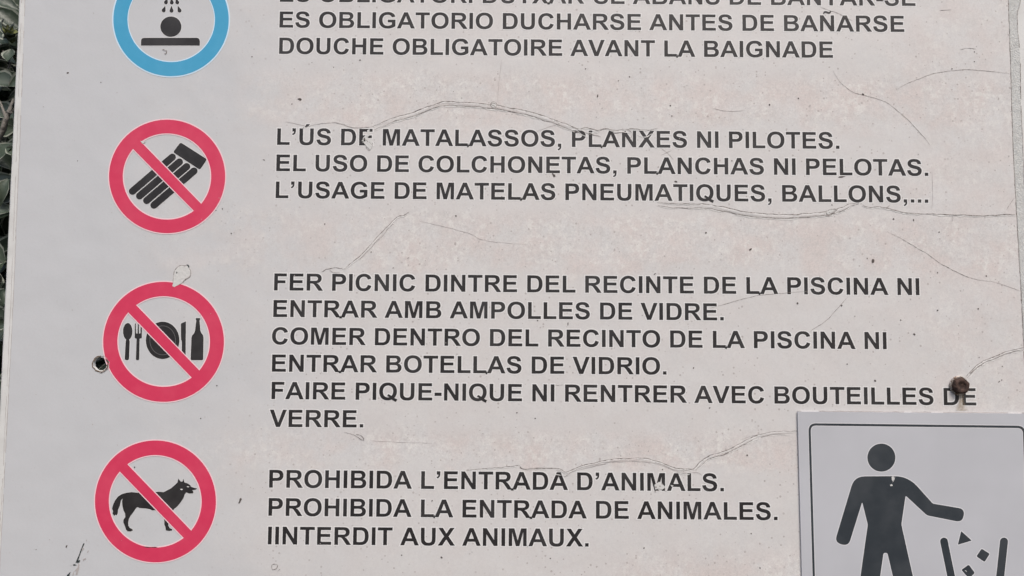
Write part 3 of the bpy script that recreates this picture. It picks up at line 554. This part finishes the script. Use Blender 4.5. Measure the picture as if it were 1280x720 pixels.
# dirt line along the cut edges of the sheet
m = MB()
m = MB(); ribbon(m, [(x - 0.2, y) for x, y in SEAM_L], 0.8, lay(0.2), 2.0, 1, 0.35, 0.5, 20, 0.01)
m.build('edge_dirt', [CRACK, FAINT], board, weld=False)
m = MB(); ribbon(m, [(x - 4.5 + 2.5 * max(0, y) / 700, y) for x, y in SEAM_L], 0.55, -0.00005, 4.0, 1, 0.22, 0.7, 20, 0.01)
m.build('edge_dirt', [CRACK, FAINT], board, weld=False)
m = MB(); ribbon(m, [(x + 0.3, y) for x, y in SEAM_R], 1.0, lay(0.3), 6.0, 0, 0, 0.4, 20, 0.01)
m.build('edge_dirt', [CRACK, FAINT], board, weld=False)
m = MB(); ribbon(m, [(1275, -40), (1275.3, 0), (1272, 18), (1272.4, 40), (1275.3, 70), (1276, 120), (1278.4, 180), (1281, 250)], 0.8, -0.0004, 8.0, 0, 0.3, 0.5, 14, 0.02)
m.build('edge_dirt', [CRACK, FAINT], board, weld=False)

# --- grime specks and scuffs
rnd = random.Random(12); m = MB()
def fleck(px, py, r, e=1.0, a=None, mi=0, lev=3.6):
    a = rnd.uniform(0, pi) if a is None else a; l = []
    for i in range(9):
        t = 2 * pi * i / 9; q = r * rnd.uniform(0.65, 1.25); x, y = q * e * cos(t), q * sin(t)
        l.append((px + x * cos(a) - y * sin(a), py + x * sin(a) + y * cos(a)))
    yy = lay(lev); m.sheet([W(l, yy)], yy, mi)
for s in ((1091, 326, 2.0, 1.4), (1084, 323, 0.9), (692, 219, 1.6, 1.7), (882.5, 291, 1.2), (938, 312, 1.0, 2.4, -0.6), (787, 96, 1.0), (773, 101, .8), (747, 120, 1.1, 2), (838, 132, 1), (840, 145, .9), (732, 86, .8), (450, 75, .9), (417, 84, .7), (570, 270, 1), (464, 315, .8), (406, 280, .8), (1190, 86, .9), (1218, 65, .8), (1218, 77, .8), (1079, 118, 1.2, 1.5), (998, 123, .9), (962, 131, 1.1), (1143, 418, 1.2, 1.5), (1052, 382, 1), (1172, 388, 1), (1223, 386, 1), (1059, 455, 1), (1094, 476, 1.1, 1.6), (997, 379, 1.2), (1126, 400, .8), (1249, 477, .9, 2), (1253, 458, .7), (1252, 475, .8), (867, 460, 1), (887, 510, .9), (646, 516, .9), (669, 523, .9), (934, 569, 1.2), (939, 667, .9), (805, 685, 1), (688, 698, .8), (950, 710, .9), (1117, 274, 1.1), (1142, 275, 1, 2), (1040, 256, .8), (1233, 345, .9), (1174, 290, .9), (1172, 341, .8), (300, 626, 1.4, 2.8, 1.9), (315, 71, .8), (278, 261, .8), (270, 263, .6), (97, 201, .7), (289, 292, .8), (168, 584, .8), (251, 523, .8), (85, 91, 1, 1.6), (67, 49, .01), (126, 103, .7), (83, 683, .9, 2, 1.9), (45, 687, .7), (271, 482, .8), (375, 124, 1.8, 1.6, .3), (365, 130, .8), (600, 200, .01), (540, 626, .9), (552, 697, 1.1, 1.6, 1), (502, 694, .8), (690, 247, .9, 1, 0), (845, 227, 1.0, 2, .2), (915, 201, .9, 1, 0), (1052, 221, 1.0, 5, -.15), (590, 690, .5), (672, 401, .9), (710, 405, .6, 4, 1.57)):
    fleck(*s)
for i in range(150):
    u_, v_ = rnd.uniform(320, 1275), rnd.uniform(0, 720)
    if u_ > 990 and v_ > 508: continue
    fleck(u_, v_, 0.25 + 0.55 * rnd.random() ** 3, rnd.choice((1, 1, 1.4, 2.4)), None, rnd.choice((0, 1, 1)))
for i in range(26): fleck(rnd.uniform(40, 320), rnd.uniform(0, 720), 0.25 + 0.35 * rnd.random(), 1.2, None, 1, 6)
g_ = m.build('grime', [SPECK, FAINT], board, weld=False); g_['kind'] = 'stuff'
# dark scrape low on the left
m = MB()
def sp(l, mi=0, lev=6, mm=None): yy = lay(lev); (mm or m).sheet([W(l, yy)], yy, mi)
ps = lambda l: C(l, 12, 60, 660)
for l in ([(530, 228), (548, 232), (510, 310), (500, 345), (468, 440), (440, 515), (412, 525), (435, 470), (470, 385), (505, 290)], [(440, 490), (485, 480), (470, 515), (440, 525)], [(372, 548), (400, 540), (430, 556), (385, 566)], [(285, 705), (340, 655), (318, 720), (290, 790), (262, 800)]): sp(ps(l))
for l in ([(455, 520), (470, 560), (462, 610), (438, 700), (415, 700), (430, 640), (395, 650), (445, 590)], [(520, 470), (565, 448), (570, 460), (525, 495)], [(575, 160), (582, 195), (570, 200)], [(585, 360), (610, 330), (605, 360), (590, 372)], [(330, 570), (355, 555), (350, 562)], [(370, 690), (390, 640), (385, 690), (372, 720)], [(500, 345), (520, 300), (540, 300), (525, 330)]): sp(ps(l), 1)
m.build('scrape_mark', [SCRAPE, FAINT], board, weld=False)
# flaked spots where the print has come away
m = MB()
fl = [(216, 355), (217.3, 342), (219, 337), (223, 333), (227, 331.8), (231, 332.2), (234, 331), (236, 334), (238.4, 340), (237.5, 345), (231, 350), (227.4, 354), (222, 356.5), (218, 358.8), (215.2, 357.5)]
sp(fl, 0, 6)
ribbon(m, fl[:7], 0.9, lay(6.5), 1, 1, 0, 0.3, 5); ribbon(m, [(233, 331.2), (235.2, 332), (236.2, 335)], 1.8, lay(6.5), 2, 2, 0, 0.3, 5); ribbon(m, fl[7:13], 0.9, lay(6.5), 3, 1, 0, 0.4, 5)
fleck(221, 341, 0.8, 1.5, 1.5, 2, 6.6)
m.build('flaked_patch', [FLAKE, CRACK, SCRAPE], board, weld=False); m = MB()
for l in ([(454, 172), (458, 168), (461, 174), (465, 177), (466, 182), (463, 187), (459, 184), (455, 179)], [(452, 176), (456, 172), (457, 177)], [(459, 163), (462, 161), (462, 169), (459, 172)]): sp(l, 0, 6)
ribbon(m, [(457, 183), (460, 187), (463, 188)], 0.7, lay(6.5), 1, 1); ribbon(m, [(461, 177), (464, 180), (466, 182)], 0.7, lay(6.5), 4, 1); ribbon(m, [(454, 174), (458, 175), (460, 178)], 0.6, lay(6.5), 5, 1)
m.build('flaked_patch', [FLAKE, CRACK, SCRAPE], board, weld=False); m = MB()
for l in ([(818, 606), (824, 602), (829, 606), (832, 609), (828, 612), (823, 611), (819, 612)], [(838, 606), (842, 607), (840, 609)]): sp(l, 0, 6)
for a in ((820, 609, 1.0), (825, 608, .9), (819, 614.5, 1.0), (828, 605, .7), (831, 611, .8), (823, 613, .7)): fleck(*a, 1.3, None, 1, 6.6)
m.build('flaked_patch', [FLAKE, CRACK, SCRAPE], board, weld=False); m = MB()
sp([(175.5, 176), (180, 177), (183, 176.4), (181, 178.5), (178, 180)], 0, 6); ribbon(m, [(176, 177), (178.5, 179), (181.5, 178)], 0.6, lay(6.5), 4, 1)
m.build('flaked_patch', [FLAKE, CRACK, SCRAPE], board, weld=False)
for pts in ([(203, 62.3), (205, 62.0), (206, 63), ], [(206, 63.5), (208.2, 63.2), (208, 66), (206.3, 67.3)], [(205, 66.5), (207, 67.6)], [(340, 706), (344, 705), (347, 707), (345, 711), (341, 712), (339.5, 709), (340, 706)], [(347, 714), (350, 711.5)], [(445, 543), (449, 543.5), (453, 546), (455, 549)], [(447, 546), (451, 549), (455, 550)]):
    m = MB(); ribbon(m, pts, 0.95, lay(6.5), pts[0][0], 0, 0, 0.2, 5, 0.05); m.build('print_nick', [CRACK], board, weld=False)
m = MB()
for pts in ([(287, 683.6), (296, 684), (305, 683.8)],): ribbon(m, [(x - 108, y) for x, y in pts], 0.9, lay(6.5), 3, 2)
m.build('print_nick', [CRACK, CRACK, SCRAPE], board, weld=False)
for l, rb in (([(1033, 265), (1037, 262), (1042, 261.5), (1045, 262.5), (1041, 266), (1037, 268), (1034, 268)], [(1036, 265), (1039, 266.5), (1044, 263)]), ([(613, 131.5), (617, 129), (621, 131), (619, 134.5), (615, 134)], [(614, 133), (617, 132), (620, 135)])):
    m = MB(); sp(l, 0, 6); ribbon(m, l + l[:1], 0.7, lay(6.5), 2, 1, 0.25, 0.3, 4, 0.02); ribbon(m, rb, 0.7, lay(6.6), 3, 1); m.build('flaked_patch', [FLAKE, CRACK], board, weld=False)
m = MB(); fleck(168.3, 584, 0.7, 1.3, None, 2, 6.6)
m.build('print_nick', [FLAKE, CRACK, SCRAPE], board, weld=False)
# brown run below the bolt
STAIN = mat('rust_stain', (0.34, 0.27, 0.17), 0.8, 0.1)
k = NB(STAIN); v = k.coord(); g = k.noise(v, 0.18, 4)
so_ = k.n('ShaderNodeSeparateXYZ'); k.t.links.new(v, so_.inputs[0])
sc0 = P(1201, 498); au = (sc0[0]) / 0.0006
k.t.links.new(k.mix(g, (0.50, 0.42, 0.31), (0.34, 0.25, 0.16)), k.b.inputs['Base Color'])
dn = k.math('SUBTRACT', (sc0[1] - ZB) / 0.0006, so_.outputs[2])
wid = k.math('MULTIPLY_ADD', k.step(dn, 3.0, 14.0), 5.0, 4.5)
al = k.math('MULTIPLY', k.step(k.math('DIVIDE', k.math('ABSOLUTE', k.math('SUBTRACT', so_.outputs[0], au)), wid), 1.0, 0.2), k.step(g, 0.2, 0.65, 0.15, 0.5))
k.t.links.new(al, k.b.inputs['Alpha'])
yy = lay(6); m = MB(); m.sheet([W([(1186, 486), (1218, 486), (1218, 513.4), (1186, 513.4)], yy)], yy); m.build('rust_stain', STAIN, board, weld=False)
# torn lip round the empty bolt hole
m = MB()
hv2 = hole_v + hole_v[:1]
ribbon(m, [(x, y) for x, y in hv2], 1.3, lay(6), 3.0, 0, 0.12, 0.6, 3, 0.01)
for q in (1.6, 2.3): ribbon(m, [(HOLE[0] + (x - HOLE[0]) * (1 + 0.05 * q), HOLE[1] + (y - HOLE[1]) * (1 + 0.05 * q)) for x, y in hv2], 0.9, lay(5.8), 9.0 + q, 1, -0.05, 0.8, 3, 0.01)
m.build('hole_lip', [LIPDIRT, FAINT], board, weld=False)

# ------------------------------------------------------------------ litter plate
Y_P = -0.0019
pc = P(1140, 700, Y_P)
plate = thing('litter_plate', (pc[0], 0, pc[1]), 'smooth grey plate with a black figure dropping litter into a bin', 'sign')
PB = Vector((pc[0], 0, pc[1]))
tl, tr, bl, br = (997, 514.6), (1293, 517.2), (1008, 930), (1312, 936)
m = MB(); m.slab([W(rounded([tl, tr, br, bl], 1.5), Y_P)], Y_P, Y_V - 0.0001); m.slab([W([tl, tr, br, bl], Y_P)], Y_P + 0.00002, Y_V) if False else None
m.build('plate', PLATE, plate, PB)
yp = Y_P - 0.00005
def frame(d): return rounded([(1010.4 + d, 529.0 + d), (1281.5 - d, 532.2 + d), (1293 - d, 915 - d), (1021.2 + d, 911 - d)], 10 - d, 8)
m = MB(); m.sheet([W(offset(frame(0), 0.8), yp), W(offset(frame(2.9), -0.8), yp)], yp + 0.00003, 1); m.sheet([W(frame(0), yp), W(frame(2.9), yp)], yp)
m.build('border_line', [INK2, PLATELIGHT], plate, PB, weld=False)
cc = lambda l: C(l, 4, 960, 540)
BODY = rounded([(432, 222), (700, 220), (824, 358), (985, 385), (972, 452), (795, 417), (688, 318), (667, 463), (760, 880), (790, 1250), (690, 1250), (650, 830), (597, 604), (578, 604), (545, 830), (510, 1250), (410, 1250), (440, 880), (499, 463), (471, 350), (402, 572), (333, 552)],
               [52, 70, 8, 38, 38, 12, 8, 10, 20, 20, 20, 10, 9, 9, 10, 20, 20, 20, 10, 8, 38, 38], 6)
picto('figure_pictogram', plate, [[cc(BODY)]], INK2, halo=0.95, hm=PLATELIGHT, base=PB, y=yp)
picto('head_pictogram', plate, [[cc(ell(567, 128, 70, 70, 56))]], INK2, halo=0.95, hm=PLATELIGHT, base=PB, y=yp)
picto('bin_pictogram', plate, [[cc(capsule((880, 547), (975, 1010), 19))], [cc(capsule((1180, 548), (1130, 1010), 20))], [cc(capsule((985, 1050), (1120, 1050), 19))]], INK2, halo=0.95, hm=PLATELIGHT, base=PB, y=yp)
for g_ in ([[cc(rounded([(966, 495), (1019, 543), (949, 564)], 5))], [cc(rounded([(1068, 583), (1109, 609), (1083, 650), (1042, 622)], 7))], [cc(rounded([(1004, 663), (1034, 704), (1006, 734), (967, 689)], 7))]]): picto('litter_pictogram', plate, [g_], INK2, halo=0.95, hm=PLATELIGHT, base=PB, y=yp)
m = MB(); y6 = yp - 0.00004
for l in ([(1114.5, 596), (1117, 595), (1118, 599), (1116, 601.5), (1114.8, 600)], [(1112.5, 606), (1115, 605), (1116, 607.5), (1113, 607.6)]): m.sheet([W(l, y6)], y6)
ribbon(m, [(1116, 603), (1118, 598), (1118.5, 594.5)], 0.6, y6, 2)
m.build('scratch_mark', [FLAKE], plate, PB, weld=False); m = MB()
ribbon(m, [(1206, 713), (1208.5, 714.5)], 1.0, y6, 5)
m.build('scratch_mark', [FLAKE], plate, PB, weld=False)
m = MB()
ribbon(m, [(996, 513.9), (1060, 514.3), (1130, 515.1), (1200, 515.7), (1285, 516.4)], 1.1, lay(6), 3.0, 0, 0.22, 0.9, 14, 0.02)
m.build('edge_dirt', [FAINT], plate, PB, weld=False)

# ------------------------------------------------------------------ rusty bolt
bc = P(1198.2, 482.0, Y_V); BB = Vector((bc[0], Y_V, bc[1]))
bolt = thing('rusty_bolt', BB, 'rusty brown hexagonal bolt head over the last word, just above the grey plate', 'bolt')
def lathe(prof, hexa=0.0, ang=0.0, n=48, jit=0.0, tilt=(0, 0)):
    m = MB(); rows = []
    for r, h in prof:
        row = []
        for i in range(n):
            t = 2 * pi * i / n; q = ((t - ang) % (pi / 3)) - pi / 6
            rr = r * (1 - hexa + hexa * (cos(pi / 6) / cos(q)) * 1.0) if hexa else r
            rr *= 1 + jit * mnoise.noise(Vector((cos(t) * 2, sin(t) * 2, h * 900)))
            x, z = rr * cos(t), rr * sin(t)
            row.append((BB.x + x, BB.y - h + tilt[0] * x + tilt[1] * z, BB.z + z))
        rows.append(row)
    m.grid(rows, 0, True); return m
lathe([(0.0072, 0), (0.0072, 0.0008), (0.0069, 0.0011), (0.0050, 0.0011)], 0, 0, 48, 0.04, (0.05, -0.04)).build('washer', STEEL, bolt, BB, smooth=False)
lathe([(0.0062, 0.0006), (0.0063, 0.0036), (0.0060, 0.0043), (0.0050, 0.0048), (0.0031, 0.0049), (0.0027, 0.0044), (0.0012, 0.0041), (0.00001, 0.0041)], 0.6, 0.35, 48, 0.11).build('bolt_head', RUST, bolt, BB, smooth=True)

# ------------------------------------------------------------------ shrub behind the board
SB = Vector((-0.62, 0.26, 0.35))
shrub = thing('shrub', SB, 'dark grey-green leafy shrub with pale leaf margins behind the left edge of the board', 'shrub')
rs = random.Random(21); m = MB(); tw = MB(); bd = MB()
def leaf(mm, base, d, up, L, wd, curl, fold, mats_=(0, 1)):
    d = d.normalized(); s_ = d.cross(up).normalized(); n_ = s_.cross(d).normalized()
    prof = (0.12, 0.62, 0.98, 0.94, 0.55, 0.06); rows = []
    for i, q in enumerate(prof):
        t = i / 5; c_ = base + d * (L * t * (1 - 0.18 * abs(curl) * t)) + n_ * (curl * L * t * t * 0.55)
        row = []
        for a in (-1, -0.80, 0, 0.80, 1):
            row.append(c_ + s_ * (a * q * wd) + n_ * (abs(a) * q * wd * fold + (0.0006 if abs(a) == 1 else 0)))
        rows.append(row)
    o = len(mm.v)
    for r in rows: mm.v += [tuple(p) for p in r]
    for a in range(5):
        for b in range(4):
            mm.f.append((o + a * 5 + b, o + a * 5 + b + 1, o + a * 5 + b + 6, o + a * 5 + b + 5)); mm.m.append(mats_[1] if b in (0, 3) else mats_[0])
def shoot(mm, c_, ax, n, L, wd, sprd=(35, 80), mats_=(0, 1)):
    ax = ax.normalized(); a = ax.orthogonal().normalized(); b = ax.cross(a)
    for i in range(n):
        t = i * 2.4 + rs.uniform(-0.3, 0.3); e = radians(rs.uniform(*sprd)); rad = a * cos(t) + b * sin(t)
        d = ax * cos(e) + rad * sin(e); f = i / n
        leaf(mm, c_ - ax * (f * L * 0.7), d, ax if e > 0.2 else rad, L * rs.uniform(0.75, 1.15), wd * rs.uniform(0.8, 1.2), rs.uniform(-0.7, 0.35), rs.uniform(0.05, 0.5), mats_)
for i in range(2300):
    y = 0.05 + 0.40 * rs.random() ** 0.9
    c_ = Vector((rs.uniform(-1.15, -0.12), y, rs.uniform(0.75, 2.2)))
    if c_.x > -0.40 and y < 0.075: continue
    ax = Vector((rs.uniform(-0.6, 0.9), rs.uniform(-1.3, 0.1), rs.uniform(-0.2, 1.1)))
    shoot(m, c_, ax, rs.randint(7, 11), rs.uniform(0.028, 0.046), rs.uniform(0.0075, 0.0125))
    if i % 5 == 0: tw.tube([c_ - ax.normalized() * 0.10 + Vector((0, 0, -0.06)), c_ - ax.normalized() * 0.04 + Vector((0, 0, -0.01)), c_], [0.0022, 0.0018, 0.0012], 0, 6)
for i in range(170):   # denser along the board's edge
    y = rs.uniform(0.12, 0.42); q = (D + y) / D
    shoot(m, Vector((rs.uniform(-0.44, -0.36) * q, y, ZB + rs.uniform(-0.30, 0.32) * q)), Vector((rs.uniform(-0.5, 0.5), -1, rs.uniform(-0.1, 0.8))), 9, rs.uniform(0.034, 0.046), rs.uniform(0.010, 0.0135), (20, 80))
# stems down to the ground
for i in range(14):
    x = rs.uniform(-0.95, -0.25); pts = [(x * 0.5 - 0.31 + rs.uniform(-0.05, 0.05), 0.26 + rs.uniform(-0.06, 0.06), 0.35)]
    for q in range(1, 7): pts.append((pts[0][0] + (x - pts[0][0]) * q / 6 + rs.uniform(-0.02, 0.02), 0.26 + rs.uniform(-0.07, 0.07), 0.35 + q * 0.27))
    tw.tube(pts, [0.011, 0.010, 0.009, 0.008, 0.006, 0.004, 0.002], 0, 8)
# what shows past the edge: large near leaves, a pale bud, a dry twig
def at(px, py, y): x, z = P(px, py, y); return Vector((x, y, z))
for (px, py, y, d, L, wd, cu, fo) in ((-14, -6, .050, (1, -.1, -.35), .034, .0105, -.5, .3), (-6, 10, .07, (1, .2, -.7), .036, .012, -.3, .3), (14, 62, .045, (.2, -.4, -1), .020, .0075, .3, .5), (-10, 95, .06, (.9, -.2, -.3), .030, .012, -.4, .3),
    (-14, 205, .05, (.75, -.3, .75), .036, .0135, -.5, .2), (-12, 185, .06, (1, 0, -.8), .034, .011, -.5, .3), (-16, 232, .06, (1, -.2, .4), .032, .010, -.4, .4), (-16, 262, .055, (1, -.2, .1), .028, .0095, -.6, .3), (-18, 300, .06, (.8, -.2, -.9), .036, .012, -.3, .3), (-15, 345, .05, (1, -.3, .5), .028, .011, -.2, .4), (-20, 385, .06, (1, 0, -.6), .034, .012, -.4, .3), (-18, 430, .055, (.9, -.2, .7), .03, .012, -.3, .3), (-20, 480, .06, (1, -.1, -.3), .028, .011, -.3, .3), (-20, 160, .07, (1, 0, .5), .03, .011, .2, .4), (-8, 130, .07, (.7, 0, -.5), .03, .012, .2, .4)):
    leaf(m, at(px, py, y), Vector(d), Vector((rs.uniform(-.3, .3), -1, .35)), L * 0.8, wd * 0.72, cu, fo)
for i in range(46):    # small curled leaves in front of the large ones
    py = rs.uniform(-30, 520); px = rs.uniform(-30, 24 - py * 0.043)
    leaf(m, at(px, py, rs.uniform(0.03, 0.09)), Vector((rs.uniform(-0.6, 1), rs.uniform(-0.7, 0.2), rs.uniform(-1, 1))), Vector((rs.uniform(-.8, .8), -1, rs.uniform(-.2, .8))), rs.uniform(0.013, 0.024), rs.uniform(0.003, 0.0065), rs.uniform(-1.3, 0.6), rs.uniform(0.3, 0.9))
shoot(bd, at(12, 44, 0.05), Vector((0.25, -0.8, 0.6)), 9, 0.013, 0.0042, (10, 55), (0, 1))
leaf(m, at(121, 466, 0.007), Vector((0.8, 0, 0.6)), Vector((0, -1, 0.5)), 0.016, 0.0022, -0.2, 0.3)
tw.tube([at(-4, 178, .05), at(4, 162, .046), at(7, 150, .044), at(12, 138, .045), at(17, 124, .048)], [0.0022, 0.0024, 0.0021, 0.0017, 0.001], 0, 7)
tw.tube([at(7, 146, .044), at(2, 132, .046), at(-4, 120, .05)], [0.0014, 0.0010, 0.0007], 0, 6)
tw.tube([at(9, 140, .044), at(14, 141, .042), at(19, 134, .045)], [0.0012, 0.0010, 0.0007], 0, 6)
tw.tube([at(4, 64, .045), at(9, 72, .043), at(13, 79, .044), at(10, 86, .045)], [0.0007, 0.0008, 0.0008, 0.0006], 0, 6)
m.build('foliage', [LEAF, LEAFRIM], shrub, SB, smooth=True, weld=False)
bd.build('leaf_bud', [BUD, LEAFRIM], shrub, SB, smooth=True, weld=False)
tw.build('branches', BARK, shrub, SB, smooth=True, weld=False)
